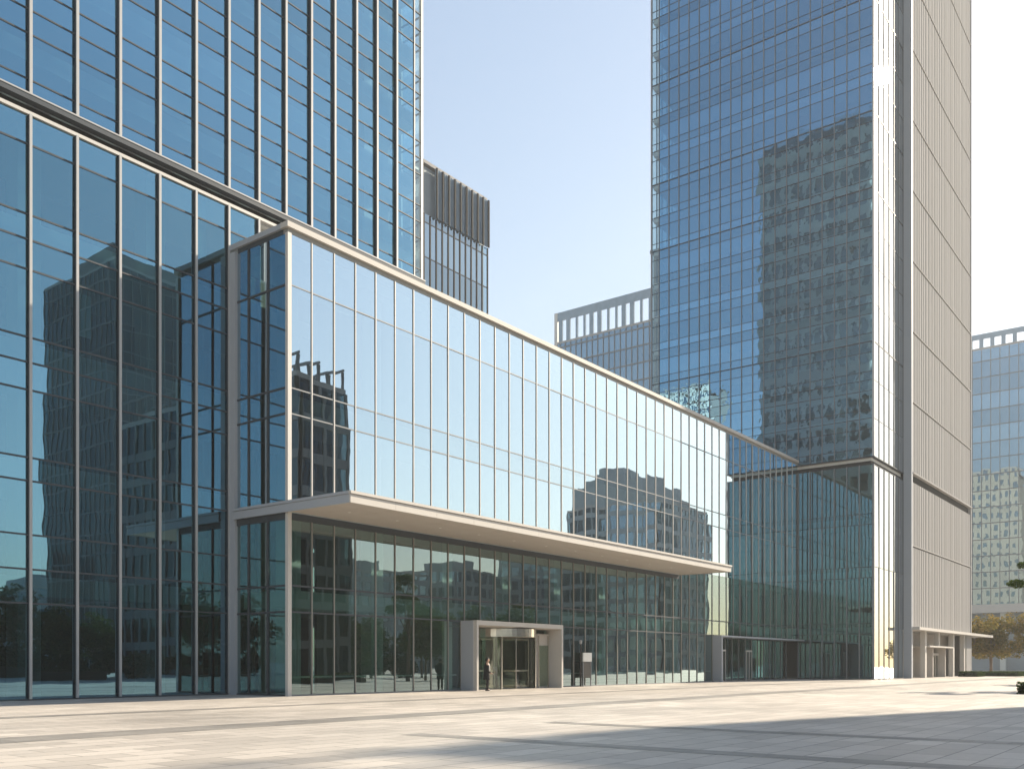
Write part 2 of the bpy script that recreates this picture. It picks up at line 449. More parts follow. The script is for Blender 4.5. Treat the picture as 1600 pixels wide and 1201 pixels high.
# inside
for z0, z1 in ((4.05, 4.85), (8.34, 8.78), (13.0, 13.85), (20.2, 20.74)):
    MB().box(PX0+.4, LX1+.2, PV+.42, LV-.5, z0, z1).build('floor_slab', 'ceil', pod)
    MB().box(LX1+.2, PX1-.1, PV+.42, 52, z0, z1).build('floor_slab', 'ceil', pod)
MB().box(PX0+.1, PX1-.1, PV+.1, 52, 0.012, 0.03).build('lobby_floor', 'floor_in', pod)
MB().box(PX0+5.0, LX1+.2, LV-.45, LV-.25, 0.03, 20.2).build('inner_wall', 'inner', pod)
MB().box(LX1+.2, PX1, 46, 46.3, 0.03, 20.2).build('inner_wall', 'inner', pod)
cxs = [PX0+.9+i*5.496 for i in range(12)]
for cx in cxs:
    if not 42.6 < cx < 47.5: MB().box(cx, cx+.85, PV+1.2, PV+2.0, 0.03, 4.05).build('column', 'column', pod)
    MB().box(cx, cx+.85, PV+1.2, PV+2.0, 4.85, 8.34).build('column', 'column', pod)
    MB().box(cx, cx+.7, PV+1.2, PV+1.9, 8.78, 13.0).build('column', 'column', pod)
    MB().box(cx, cx+.7, PV+1.2, PV+1.9, 13.85, 20.2).build('column', 'column', pod)
for x0, x1 in ((PX0+.2, GX[0]-.2), (50.6, SX[0]-.3)):
    q = MB(); q.box(x0, x1, PV+.10, PV+.16, .82, .90)
    q.build('guard_rail', 'white', pod)
# canopy
can = MB().box(CX0+.02, CX1-.02, CV+.02, PV-.09, 8.36, 8.42)
can = can.build('canopy', 'roofing', pod)
MB().box(CX0+.1, CX1-.1, CV+.1, PV-.09, 8.42, 8.66).build('canopy_roof', 'fascia', can)
ff = MB()
for i in range(14):
    x0 = CX0+(CX1-CX0)*i/14; ff.box(x0+.006, x0+(CX1-CX0)/14-.006, CV, CV+.08, 8.30, 8.66)
ff.build('front_fascia', 'fascia', can)
MB().box(CX0-.02, CX1+.06, CV-.06, CV+.12, 8.68, 8.80).build('front_lip', 'fascia', can)
MB().box(CX0, CX0+.08, CV+.08, LV-.56, 8.30, 8.66).build('side_fascia', 'clad_grey_shade', can)  # left edge of the canopy, shade given by colour; lip likewise
MB().box(CX0-.04, CX0+.12, CV+.12, LV-.56, 8.68, 8.80).build('side_lip', 'clad_grey_shade', can)
MB().box(CX1-.08, CX1, CV+.08, PV-.09, 8.30, 8.66).build('side_fascia', 'fascia', can)
MB().box(CX0+.08, PX0-.1, PV-.09, LV-.56, 8.36, 8.42).build('side_soffit', 'soffit', can)
nx, ny = 28, 3
sf = MB()
for i in range(nx):
    for j in range(ny):
        x0 = CX0+.1+(CX1-CX0-.2)*i/nx; x1 = CX0+.1+(CX1-CX0-.2)*(i+1)/nx
        y0 = CV+.1+(PV-.12-CV-.1)*j/ny; y1 = CV+.1+(PV-.12-CV-.1)*(j+1)/ny
        sf.box(x0+.012, x1-.012, y0+.012, y1-.012, 8.33, 8.355)
sf.build('soffit', 'soffit', can)
for i in range(12):
    x = CX0+2+i*3.1
    q = MB(); q.tube([(x, 31.9, 8.322), (x, 31.9, 8.329)], [.07, .07], 10)
    q.build('downlight', 'white', can)
# entrance portal
px0, px1, pv = GX[0], GX[1], 32.87
po = MB()
po.box(px0, px0+.16, pv, PV-.02, 0, 3.60)
po.box(px1-.16, px1, pv, PV-.02, 0, 3.60)
po.box(px0, px1, pv, PV-.02, 3.60, 3.86)
portal = po.build('entrance_portal', 'fascia', pod)
MB().box(px0-.03, px0-.004, pv+.25, pv+1.1, 0.0, 3.84).build('side_shade_sheet', 'clad_grey_shade', portal)  # thin sheet added to colour the portal's left side as shaded
MB().box(px0+.17, px1-.17, pv+.35, PV+1.0, 3.56, 3.595).build('ceiling_panel', 'soffit', portal)
MB().box(47.0, px1-.17, PV-.25, PV-.17, 0, 3.3).build('return_panel', 'stone', portal)
MB().box(47.2, 48.1, PV-.30, PV-.27, .1, 2.6).build('door_leaf', 'glass_door', portal)
for x in (47.1, 48.12): MB().box(x, x+.07, PV-.33, PV-.26, 0, 3.2).build('door_frame', 'steel', portal)
# revolving door
dc, dr = Vector((45.0, 35.35, 0)), 2.35
rd = MB()
def arc(r, a0, a1, n): return [(dc.x+r*math.cos(a0+(a1-a0)*i/n), dc.y+r*math.sin(a0+(a1-a0)*i/n)) for i in range(n+1)]
def arc_wall(mb, r0, r1, a0, a1, z0, z1, n=24):
    o, q = arc(r1, a0, a1, n), arc(r0, a0, a1, n)
    for k in range(n):
        (ax, ay), (bx, by), (cx, cy), (dx, dy) = o[k], o[k+1], q[k+1], q[k]
        mb.poly([(ax, ay, z0), (bx, by, z0), (bx, by, z1), (ax, ay, z1)])
        mb.poly([(cx, cy, z0), (dx, dy, z0), (dx, dy, z1), (cx, cy, z1)])
        mb.poly([(ax, ay, z0), (dx, dy, z0), (cx, cy, z0), (bx, by, z0)])
        mb.poly([(ax, ay, z1), (bx, by, z1), (cx, cy, z1), (dx, dy, z1)])
    return mb
rv = arc_wall(MB(), dr-.02, dr+.06, 0, 2*math.pi, 3.05, 3.52, 48).build('revolving_door', 'steel', pod, smooth=False)
arc_wall(MB(), 0.02, dr-.03, 0, 2*math.pi, 3.06, 3.08, 48).build('drum_ceiling', 'soffit', rv)
arc_wall(MB(), dr-.01, dr+.03, math.pi*0.75, math.pi*1.25, .05, 3.04, 16).build('curved_glass', 'glass_door', rv)
arc_wall(MB(), dr-.01, dr+.03, -math.pi*.25, math.pi*.25, .05, 3.04, 16).build('curved_glass', 'glass_door', rv)
for a in (math.pi*1.25, -math.pi*.25, math.pi*.75, math.pi*.25):
    x, y = dc.x+(dr+.01)*math.cos(a), dc.y+(dr+.01)*math.sin(a)
    MB().box(x-.05, x+.05, y-.05, y+.05, 0, 3.04).build('door_post', 'steel', rv)
q = MB(); q.tube([(dc.x, dc.y, 0), (dc.x, dc.y, 3.05)], [.08, .08], 12); q.build('centre_post', 'black', rv)
for k in range(4):
    a = rad(68)+k*math.pi/2
    e = Vector((math.cos(a), math.sin(a), 0)); n_ = Vector((-e.y, e.x, 0))
    wg = MB()
    def slab(mb, r0, r1, z0, z1, t):
        pts = [dc+e*r0-n_*t, dc+e*r1-n_*t, dc+e*r1+n_*t, dc+e*r0+n_*t]
        mb.loft([[(p.x, p.y, z0) for p in pts], [(p.x, p.y, z1) for p in pts]])
    slab(wg, .12, .18, .05, 3.0, .03); slab(wg, dr-.12, dr-.05, .05, 3.0, .03)
    slab(wg, .18, dr-.12, .05, .2, .03); slab(wg, .18, dr-.12, 2.9, 3.0, .03)
    wing = wg.build('door_wing', 'steel', rv)
    slab(q := MB(), .18, dr-.12, .2, 2.9, .006); q.build('wing_glass', 'glass_door', rv)
    slab(q := MB(), .18, dr-.12, 1.0, 1.1, .05); q.build('push_bar', 'steel', rv)
# dark lobby behind the doors
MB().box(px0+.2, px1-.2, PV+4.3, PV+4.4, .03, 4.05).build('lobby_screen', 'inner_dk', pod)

# side entrance under a slim roof beside the right tower
sv = 33.32
sp = MB(); sp.box(SX[0], SX[0]+.22, sv, PV+.9, 0, 3.70)
sp.box(SX[0], PX1-.02, sv, PV+.9, 3.70, 3.83)
sep = sp.build('side_entrance', 'clad_grey_shade', pod)
for i in range(13):
    x = SX[0]+.9+i*1.4
    MB().box(x-.04, x+.04, PV+.62, PV+.74, 0.03, 3.70).build('door_frame', 'alu_mid', sep)
wd = MB()
for i in range(12):
    x = SX[0]+.94+i*1.4; wd.box(x, x+1.32, PV+.67, PV+.69, .08, 3.66)
wd.build('door_glazing', 'glass_lobby', sep)
for x in (SX[0]+2.3, SX[0]+7.9):
    MB().box(x+.05, x+1.35, PV+.55, PV+.61, 2.55, 2.7).build('door_header', 'alu_pale', sep)
    for dx in (.08, .68, 1.25): MB().box(x+dx, x+dx+.07, PV+.54, PV+.61, 0.03, 2.55).build('door_stile', 'alu_pale', sep)
MB().box(SX[0]+.22, PX1-.1, PV+3.5, PV+3.7, .03, 3.7).build('back_wall', 'inner_dk', sep)

# ------------------------------------------------------------------ RIGHT TOWER
TX, TV0, TV1, TXR, TH = 91.30, 26.76, 50.30, 101.29, 132.0  # unseen height raised so this tower shades the left tower's side
rt = thing('glass_tower', 'tall right-hand tower of blue gridded glass joined to a beige ribbed side wing', 'tower', (TX, TV0, 0))
Tl, Tf = Face('x', TX, -1), Face('y', TV0, -1)
te = [TV0, 28.06]+[28.06+1.183*k for k in range(1, 19)]+[TV1]
tfl = [20.96+3.6*k for k in range(32) if 20.96+3.6*k < TH-2]
strong = [31.76, 45.9+.26, 53.4-.04, 64.16, 75.0, 85.8]
strong = [20.96+3.6*k for k in (3, 7, 9, 12, 15, 18, 21, 24, 27)]
tl = [20.96]
for zf in tfl:
    if zf > 21: tl += [zf-1.0, zf]
    tl += [zf+.8]
tl += [TH]
curtain(rt, Tl, te, tl, 'glass_right', 'alu_mid', mw=.06, md=.09, tmat='alu_dark', th=.045, td=.03, clear=(19,), skip_mull=(0,), strong=strong, tilt=.0035)
fe = spaced(TX, TXR, 6)
fl = [20.96]+[zf for zf in tfl if zf > 21]+[TH]
curtain(rt, Tf, fe, fl, 'glass_front', 'alu_mid', mw=.07, md=.06, tmat='alu_dark', th=.06, td=.02, skip_mull=(0, 6), strong=strong)
ll = [0.06, 4.3, 5.3, 9.6, 10.6, 14.6, 15.6, 20.2]
le = [e for e in te if e < PV+.3]
curtain(rt, Tl, le, ll, 'glass_base', 'alu_mid', mw=.08, md=.12, tmat='alu_dark', th=.06, td=.02, skip_mull=(0,))
curtain(rt, Tf, fe, [0.06, 10.6, 20.2], 'glass_front', 'alu_mid', mw=.07, md=.06, tmat='alu_dark', th=.05, td=.02, skip_mull=(0, 6))
MB().box(TX-.06, TX+.12, TV0-.06, TV0+.12, 0, 20.2).build('corner_post', 'alu_mid', rt)
MB().box(TX-.06, TX+.12, TV0-.06, TV0+.12, 20.96, TH).build('corner_post', 'alu', rt)
MB().box(TX-.06, TX+.12, TV1-.1, TV1+.05, 20.96, TH).build('corner_post', 'alu', rt)
MB().box(TX+.35, TXR, TV0+.35, TV1-.3, 20.2, 20.96).build('shadow_gap', 'gap', rt)
MB().box(TX-.10, TXR-.02, TV0-.10, TV1, 20.88, 20.96).build('ledge', 'alu_dark', rt)
MB().box(TX-.03, TXR-.02, TV0-.03, PV+.3, 20.16, 20.22).build('sill', 'alu_dark', rt)
for zf in tfl:
    MB().box(TX+.25, 128.5, TV0+.25, TV1-.15, zf-.35, zf+.25).build('floor_slab', 'ceil', rt)
for zf in (4.6, 9.9, 14.9):
    MB().box(TX+.25, TXR, TV0+.25, TV1-.15, zf-.25, zf+.35).build('floor_slab', 'ceil', rt)
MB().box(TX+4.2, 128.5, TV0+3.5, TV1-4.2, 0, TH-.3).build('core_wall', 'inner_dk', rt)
rb = random.Random(11)
for k in range(70):
    i = rb.randrange(0, 18); zf = 20.96+3.6*rb.randrange(0, 14)
    dz = rb.choice((.7, 1.2, 1.8))
    MB().box(TX+.16, TX+.19, te[i]+.08, te[i+1]-.08, zf+2.6-dz, zf+2.6).build('roller_blind', 'blind', rt)
Tb = Face('y', TV1, 1)
curtain(rt, Tb, spaced(TX, TX+9.6, 8), [20.96]+[zf for zf in tfl if zf > 21]+[TH], 'glass_clear', 'alu_mid', mw=.07, md=.06, tmat='alu_dark', th=.06, td=.02, skip_mull=(0,))
MB().box(TX+9.6, 129.2, TV1-.05, TV1+.2, 0, TH).build('back_wall', 'wall_grey', rt)
MB().box(TX, 129.2, TV0, TV1, TH, TH+1).build('roof', 'alu_mid', rt)
# ribbed wing
RX0, RX1, RV = TXR, 129.23, 25.955
wing = MB().box(RX0+.02, RX1-.05, RV+.35, RV+1.2, 5.0, TH).build('side_wing', 'gap', rt)
MB().box(RX0, RX0+.45, RV-.02, TV0-.03, 0, TH).build('shaded_side_face', 'clad_grey_shade', wing)  # left face of the wing, its shade put into the blue-grey colour
MB().box(RX1-.3, RX1, RV-.02, TV1, 0, TH).build('end_wall', 'clad', wing)
lv = [5.25, 13.5, 20.15]
zs = [(5.30, 13.42), (13.62, 20.05)]
z = 21.0
while z < TH: zs.append((z+.12, min(z+7.1, TH))); z += 7.2
rr = random.Random(3)
xs = [RX0+.46]
while xs[-1] < RX1-.9: xs.append(xs[-1]+rr.choice((.42, .42, .56, .7, .84)))
for z0, z1 in zs:
    pb = MB()
    for x0, x1 in zip(xs, xs[1:]+[RX1-.3]):
        w = x1-x0
        pb.box(x0, x0+w*.62, RV+.06, RV+.34, z0, z1)
        pb.box(x0+w*.62, x1, RV+.105, RV+.34, z0, z1)
    pb.build('ribbed_panel', 'clad', wing)
    if z0 > 6 and abs(z0-21.12) > .1:
        MB().box(RX0+.455, RX1-.3, RV-.005, RV+.33, z0-.115, z0-.006).build('ledge', 'clad', wing)
MB().box(RX0+.45, RX1, RV-.08, RV+.3, 20.92, 21.08).build('ledge', 'clad', wing)
# ground-floor portico of the wing
MB().box(RX0+.2, 138.6, 25.2, 28.4, 4.95, 5.24).build('portico_roof', 'fascia', wing)
for x, w in ((101.45, .45), (106.7, .7), (119.4, .7), (125.1, .6)):
    MB().box(x, x+w, RV, RV+.5, 0, 4.95).build('portico_column', 'fascia', wing)
MB().box(112.6, 113.1, RV, RV+.5, 3.45, 4.95).build('portico_column', 'fascia', wing)
MB().box(126.4, 129.2, RV, RV+.6, 0, 4.95).build('portico_pier', 'clad', wing)
MB().box(101.7, 129.2, 28.4, 28.6, 0, 5.4).build('portico_wall', 'stone', wing)
MB().box(107.5, 118.4, RV-.3, 28.35, 3.28, 3.44).build('door_canopy', 'fascia', wing)
MB().box(110.8, 111.1, RV+.2, 28.35, 0, 3.28).build('door_jamb', 'stone', wing)
MB().box(116.4, 116.7, RV+.2, 28.35, 0, 3.28).build('door_jamb', 'stone', wing)
MB().box(111.1, 116.4, RV+.9, RV+1.1, 2.45, 2.7).build('door_header', 'fascia', wing)
MB().box(111.1, 116.4, RV+1.0, RV+1.05, .05, 2.45).build('door_glazing', 'glass_door', wing)
for x in (111.15, 112.4, 113.7, 115.0, 116.2): MB().box(x, x+.12, RV+.9, RV+.98, 0, 2.45).build('door_frame', 'stone', wing)

# ------------------------------------------------------------------ BACKGROUND BUILDINGS
def block(name, label, cat, x0, x1, y0, y1, h, faces, roof='roofing', wall='wall_grey', group=None):
    """faces: dicts with side, bays, floors, glass, frame; the core is an inset body."""
    t = thing(name, label, cat, (x0, y0, 0), group)
    MB().box(x0+.4, x1-.4, y0+.4, y1-.4, 0, h-.3).build('inner_wall', wall, t)
    MB().box(x0, x1, y0, y1, h, h+.5).build('roof', roof, t)
    for fc in faces:
        sd = fc['side']
        F = {'-x': Face('x', x0, -1), '+x': Face('x', x1, 1), '-y': Face('y', y0, -1), '+y': Face('y', y1, 1)}[sd]
        a0, a1 = (x0, x1) if 'y' in sd else (y0, y1)
        n = max(1, round((a1-a0)/fc['bay']))
        z0 = fc.get('z0', 0.0); z1 = fc.get('z1', h)
        lv = [z0]
        while lv[-1]+fc['floor'] < z1-.5: lv.append(lv[-1]+fc['floor'])
        lv.append(z1)
        curtain(t, F, spaced(a0, a1, n), lv, fc['glass'], fc['frame'], mw=fc.get('mw', .12), md=fc.get('md', .15),
                tmat=fc.get('tmat'), th=fc.get('th', .12), td=fc.get('td', .08), tilt=.004)
    return t

# dark-finned block behind the left tower
bb = block('office_block', 'dark finned office block with a striped top storey, behind the left tower', 'office building',
           109.0, 124.8, 100, 122, 79.4, [dict(side='-y', bay=1.45, floor=5.4, glass='glass_far', frame='gap', mw=.2, md=.12, th=.14, td=.06, z1=71.5)])
sc_ = MB()
for i in range(32):
    x = 111.6+i*.413
    sc_.box(x, x+.2, 99.75, 99.98, 71.6, 79.4)
sc_.build('roof_screen', 'crown', bb)
for i in range(10):
    x = 111.5+i*1.45
    MB().box(x, x+.28, 99.5, 99.74, 71.5, 79.4).build('roof_fin', 'gap', bb)
MB().box(107.5, 111.4, 100.5, 103, 78.0, 79.2).build('roof_gantry', 'alu_pale', bb)
MB().box(106.5, 110, 100.5, 103, 66.0, 70.0).build('plant_box', 'alu_mid', bb)
# hazy block behind, between podium roof and right tower
Bx = 190.0
bB = block('office_block', 'long hazy blue glass block with an open roof parapet, behind the podium roof', 'office building',
           Bx, 215, 96, 131.2, 79.0, [dict(side='-x', bay=1.5, floor=3.9, glass='glass_far', frame='alu_mid', mw=.16, th=.3, td=.12)])
MB().box(Bx, Bx+.4, 96, 131.2, 84.6, 86.6).build('parapet_beam', 'crown', bB)
y = 96.0
while y < 131.2:
    MB().box(Bx, Bx+.4, y, y+(1.1 if int((y-96)/4.4) % 2 else .6), 79.5, 84.6).build('parapet_post', 'crown', bB)
    y += 2.2
MB().box(Bx-.1, Bx+.9, 130.4, 131.3, 0, 86.6).build('end_pier', 'alu_pale', bB)
# far right block
bF = block('office_block', 'pale hazy glass office block at the right edge, standing behind the autumn trees', 'office building',
           250, 275, 14, 66, 77.0, [dict(side='-x', bay=2.0, floor=3.9, glass='glass_far', frame='alu_mid', mw=.14, th=.22, td=.1, z0=15.7)])
MB().box(250, 250.4, 14, 66, 79.6, 80.8).build('parapet_beam', 'crown', bF)
y = 14.0
while y < 66:
    MB().box(250, 250.4, y, y+.9, 77.5, 79.6).build('parapet_post', 'crown', bF); y += 2.4
MB().box(247, 262, 12, 66, 13.6, 15.6).build('base_slab', 'fascia', bF)
for y in (20, 31, 42.5, 54): MB().box(248.4, 249.4, y, y+1.2, 0, 13.6).build('base_column', 'column', bF)
# beige block hidden behind the right tower but mirrored in the far right block
block('apartment_block', 'beige sunlit apartment block mirrored in the far right glass building', 'apartment building',
      132, 150, 56, 73, 66, [dict(side='+x', bay=2.2, floor=3.3, glass='glass_far', frame='wall_beige', mw=1.1, th=1.5, td=.1)], wall='wall_beige')

# buildings across the plaza: seen only as reflections in the glass, and as the shadow on the plaza
bS = block('office_block', 'dark narrow block with an open roof frame, mirrored at the podium glass left end', 'office building',
           60.0, 66.5, -26, -3.3, 28.9, [dict(side='+y', bay=1.6, floor=3.6, glass='glass_dark', frame='wall_dark', mw=.3, th=.9, td=.12),
                                          dict(side='-x', bay=1.6, floor=3.6, glass='glass_dark', frame='wall_dark', mw=.3, th=.9, td=.12)])
for x in (60.2, 63.2, 66.1):
    MB().box(x, x+.2, -26, -3.3, 31.2, 31.45).build('roof_beam', 'wall_dark', bS)
    y = -3.7
    while y > -26:
        MB().box(x, x+.4, y, y+.16, 29.4, 31.2).build('roof_post', 'wall_dark', bS); y -= 1.9
bD = block('office_tower', 'dark glass tower with a stepped roof, mirrored in the left tower base', 'tower',
           92, 118, -108, -84, 74.0, [dict(side='+y', bay=1.7, floor=4.2, glass='glass_dark', frame='wall_dark', mw=.14, th=.22, td=.08),
                                       dict(side='-x', bay=1.7, floor=4.2, glass='glass_dark', frame='wall_dark', mw=.16, th=.3, td=.1)])
MB().box(95, 112, -104, -90, 74.5, 79.0).build('roof_storey', 'wall_dark', bD)
bR = block('office_tower', 'broad hazy tower with cluttered rooftop, mirrored in the right part of the podium glass', 'tower',
           169, 192, -46, -23.5, 34.0, [dict(side='+y', bay=2.0, floor=3.6, glass='glass_far', frame='wall_grey', mw=.3, th=1.0, td=.12),
                                       dict(side='-x', bay=2.0, floor=3.6, glass='glass_far', frame='wall_grey', mw=.3, th=1.0, td=.12)])
for x0, x1, y0, y1, z1 in ((169.6, 189.5, -45.2, -26.5, 37.0), (170.5, 188, -44, -29, 39.4), (172, 186, -42.5, -31, 41.2), (174, 181, -40, -34, 43.0)):
    MB().box(x0, x1, y0, y1, z1-3.2, z1).build('roof_storey', 'wall_grey', bR)
rs = random.Random(21)
for k, (x, y, w, d, h) in enumerate(((118, -96, 24, 18, 20), (150, -92, 26, 18, 23), (182, -88, 24, 22, 25), (205, -70, 18, 20, 31), (96, -128, 16, 16, 17), (70, -130, 22, 16, 24), (36, -118, 26, 16, 22), (214, -50, 14, 12, 20))):
    b_ = block('low_block', ['low grey block with stepped roof, mirrored behind the canopy in the lobby glass',
                        'wide grey block mirrored left of the canopy end in the lobby glass',
                        'grey block with a roof box, mirrored above the revolving door',
                        'taller grey block mirrored under the canopy near its right end',
                        'small grey block mirrored in the lobby glass left of the revolving door',
                        'long grey block mirrored low in the left tower base glass',
                        'pale low block mirrored at the far left of the tower base glass',
                        'small far block mirrored beside the right end of the canopy'][k], 'office building',
               x, x+w, y-d, y, h, [dict(side='+y', bay=3.2, floor=3.6, glass='glass_far', frame='wall_grey', mw=.9, th=1.2, td=.2),
                                   dict(side='-x', bay=3.2, floor=3.6, glass='glass_far', frame='wall_grey', mw=.9, th=1.2, td=.2)],
               group='low blocks across the plaza')
    MB().box(x+w*.2, x+w*.5, y-d*.7, y-d*.2, h+.5, h+3.2).build('plant_room', 'wall_grey', b_)
block('office_tower', 'grey tower mirrored small in the lower left of the right tower glass', 'tower',
      -104, -90, 130, 147, 88, [dict(side='+x', bay=2.2, floor=3.6, glass='glass_far', frame='wall_pale', mw=.8, th=1.2, td=.15)], wall='wall_pale')

# ------------------------------------------------------------------ TREES, HEDGES
def crown_mesh(name, mat, blobs, n, size, seed, flat=0.6):
    r = random.Random(seed)
    vs, fs = [], []
    tot = sum(b[3]**2 for b in blobs)
    for bx, by, bz, br in blobs:
        for _ in range(int(n*br*br/tot)):
            d = Vector((r.gauss(0, 1), r.gauss(0, 1), r.gauss(0, 1))).normalized()
            q = br*(r.random()**.38)
            p = Vector((bx, by, bz))+Vector((d.x*q, d.y*q, d.z*q*flat))
            if noise.noise(p*0.9+Vector((seed, 0, 0))) < -.12: continue
            a = Vector((r.gauss(0, 1), r.gauss(0, 1), r.gauss(0, .6))).normalized()
            c = a.cross(Vector((r.gauss(0, 1), r.gauss(0, 1), r.gauss(0, 1)))).normalized()
            s = size*r.uniform(.6, 1.3)
            b = len(vs)
            vs += [tuple(p-a*s), tuple(p+c*s*.5), tuple(p+a*s), tuple(p-c*s*.5)]
            fs.append((b, b+1, b+2, b+3))
    me = bpy.data.meshes.new(name); me.from_pydata(vs, [], fs); me.materials.append(M[mat]); me.update()
    return me

def trunk_mesh(h, r0, blobs, seed):
    r = random.Random(seed); mb = MB()
    top = Vector((r.uniform(-.2, .2), r.uniform(-.2, .2), h))
    mb.tube([(0, 0, 0), (0.03, .02, h*.35), tuple(top*.7+Vector((0.06, 0, 0))), tuple(top)], [r0*1.25, r0, r0*.8, r0*.55], 8)
    for b in blobs:
        e = Vector(b[:3]); s = top*r.uniform(.75, 1.0)
        m_ = (s+e)/2+Vector((r.uniform(-.2, .2), r.uniform(-.2, .2), -.15))
        mb.tube([tuple(s), tuple(m_), tuple(e)], [r0*.42, r0*.26, r0*.08], 6)
    me = bpy.data.meshes.new('trunk'); me.from_pydata(mb.v, [], mb.f); me.materials.append(M['bark'])
    me.polygons.foreach_set('use_smooth', [True]*len(me.polygons)); me.update()
    return me

def rand_blobs(h, w, n, seed):
    r = random.Random(seed); out = []
    for i in range(n):
        a = r.uniform(0, 6.28); q = r.uniform(.15, .8)*w/2
        out.append((math.cos(a)*q, math.sin(a)*q, h*r.uniform(.38, .86), w*r.uniform(.17, .27)))
    out.append((0, 0, h*.84, w*.25))
    return out

KIND = {}
def make_kind(key, h, w, nb, mat, leaves, size, seed):
    bl = rand_blobs(h, w, nb, seed)
    KIND[key] = (crown_mesh('crown', mat, bl, leaves, size, seed, .8), trunk_mesh(h*.48, .03*h**.75, bl, seed+1))
make_kind('warm1', 8.2, 6.4, 16, 'leaf_warm', 9000, .17, 31)
make_kind('warm2', 7.6, 6.0, 15, 'leaf_warm', 9000, .17, 47)
make_kind('dark1', 9.0, 7.5, 16, 'leaf', 7000, .22, 61)
make_kind('dark2', 8.0, 7.0, 14, 'leaf_dk', 7000, .22, 77)
sb = [(random.uniform(-1.2, 1.2), random.uniform(-.9, .9), random.uniform(.5, 2.3), random.uniform(.6, .95)) for _ in range(10)]
KIND['shrub'] = (crown_mesh('crown', 'leaf_dk', sb, 3500, .16, 91, .9), trunk_mesh(1.0, .06, sb[:5], 92))

def tree(key, x, y, rz, s, label, group, nm_='tree'):
    t = thing(nm_, label, nm_, (x, y, 0), group)
    t.rotation_euler.z = rz; t.scale = (s, s, s)
    cm, tm = KIND[key]
    for nm, me in (('crown', cm), ('trunk', tm)):
        o = bpy.data.objects.new(nm, me); COL.objects.link(o); o.parent = t
    return t

VG = 'autumn trees at the right edge'
tree('warm1', 139.0, 28.2, 0.4, 1.0, 'yellow-brown autumn tree touching the corner of the ribbed wing', VG)
tree('warm2', 142.5, 26.2, 2.1, 1.05, 'amber autumn tree with a pale bare trunk, second from the ribbed wing', VG)
tree('warm1', 144.5, 21.5, 3.6, 1.05, 'rounded olive autumn tree cut by the right picture edge', VG)
tree('warm2', 158.0, 29.0, 5.0, 1.05, 'dim autumn tree further back, between the two nearest autumn trees', VG)
tree('warm1', 150.0, 15.5, 5.3, 1.05, 'autumn tree outside the right edge whose leaves show only at the side', VG)

# near pine-like tree whose branch tips enter at the right edge
bl = [(-1.95, 2.6, 7.2, .65), (-2.3, 3.05, 6.15, .6), (-1.7, 2.3, 5.35, .75), (-1.3, 1.75, 6.5, .8), (-.8, 1.0, 7.6, .8), (0, 0, 8.6, 1.1), (.9, -1.2, 7.6, 1.3), (1.6, -.4, 6.8, 1.2), (.3, -1.8, 6.6, 1.2), (0.4, -0.5, 9.4, 1.0)]
cm, tm = crown_mesh('crown', 'leaf', bl, 9000, .10, 5, .42), trunk_mesh(5.2, .17, bl, 8)
t = thing('tree', 'nearest tree at the right edge, only its leafy branch tips hanging into view', 'tree', (64.2, 6.9, 0))
for nm, me in (('crown', cm), ('trunk', tm)):
    o = bpy.data.objects.new(nm, me); COL.objects.link(o); o.parent = t

RG = 'trees across the plaza mirrored in the glass'
labs = 'leafy green tree of the row across the plaza, mirrored in the lower glass'
rt_ = random.Random(9)
for i in range(22):
    x = -14+i*6.2+rt_.uniform(-1, 1); y = -17+rt_.uniform(-2.5, 2.5) - (10 if 52 < x < 70 else 0)
    if 52 < x < 70: y = -30
    tree(rt_.choice(('dark1', 'dark2')), x, y, rt_.uniform(0, 6), rt_.uniform(.8, 1.15), labs, RG)
for i in range(34):
    tree('shrub', -12+i*3.0+rt_.uniform(-.7, .7), -13.6+rt_.uniform(-.6, .6), rt_.uniform(0, 6), rt_.uniform(.85, 1.2),
         'tall dark shrub of the planted strip across the plaza, mirrored in the lowest glass', 'shrubs across the plaza', 'shrub')
# trees just right of the picture that throw the streaks of shade
for x, y, s in ((70.5, 3.8, .8), (76.5, 5.6, .85), (82, 7.0, .9)):
    tree('dark1', x, y, x, s, 'tree standing right of the picture that throws a streak of shade on the plaza', 'shade trees right of the picture')

def hedge(x0, x1, y0, y1, z0, z1, mat, n, label, seed, nm='hedge', cat='hedge'):
    r = random.Random(seed); vs, fs = [], []
    for _ in range(n):
        f = r.random()
        p = Vector((r.uniform(x0, x1), r.uniform(y0, y1), r.uniform(z0, z1)))
        if f < .4: p.z = z1+r.gauss(0, .03)
        elif f < .65: p.y = y0+r.gauss(0, .03)
        elif f < .8: p.x = x0+r.gauss(0, .03)
        a = Vector((r.gauss(0, 1), r.gauss(0, 1), r.gauss(0, 1))).normalized()
        c = a.cross(Vector((r.gauss(0, 1), r.gauss(0, 1), r.gauss(0, 1)))).normalized()
        s = r.uniform(.05, .09); b = len(vs)
        vs += [tuple(p-a*s), tuple(p+c*s*.6), tuple(p+a*s), tuple(p-c*s*.6)]; fs.append((b, b+1, b+2, b+3))
    t = thing(nm, label, cat, ((x0+x1)/2, (y0+y1)/2, 0))
    off = Vector(t.location)
    me = bpy.data.meshes.new('foliage'); me.from_pydata([tuple(Vector(v)-off) for v in vs], [], fs); me.materials.append(M[mat]); me.update()
    o = bpy.data.objects.new('foliage', me); COL.objects.link(o); o.parent = t
    MB().box(x0+.08, x1-.08, y0+.08, y1-.08, 0.0, z1-.12).build('stem_mass', 'soil', t)
    return t
hedge(118.6, 122.6, 23.2, 25.2, 0, .55, 'leaf_dk', 5000, 'short low clipped hedge in front of the ribbed wing columns', 1)
hedge(124.5, 134.5, 20.0, 24.2, 0, .50, 'leaf_dk', 9000, 'long low hedge running under the autumn trees', 2)
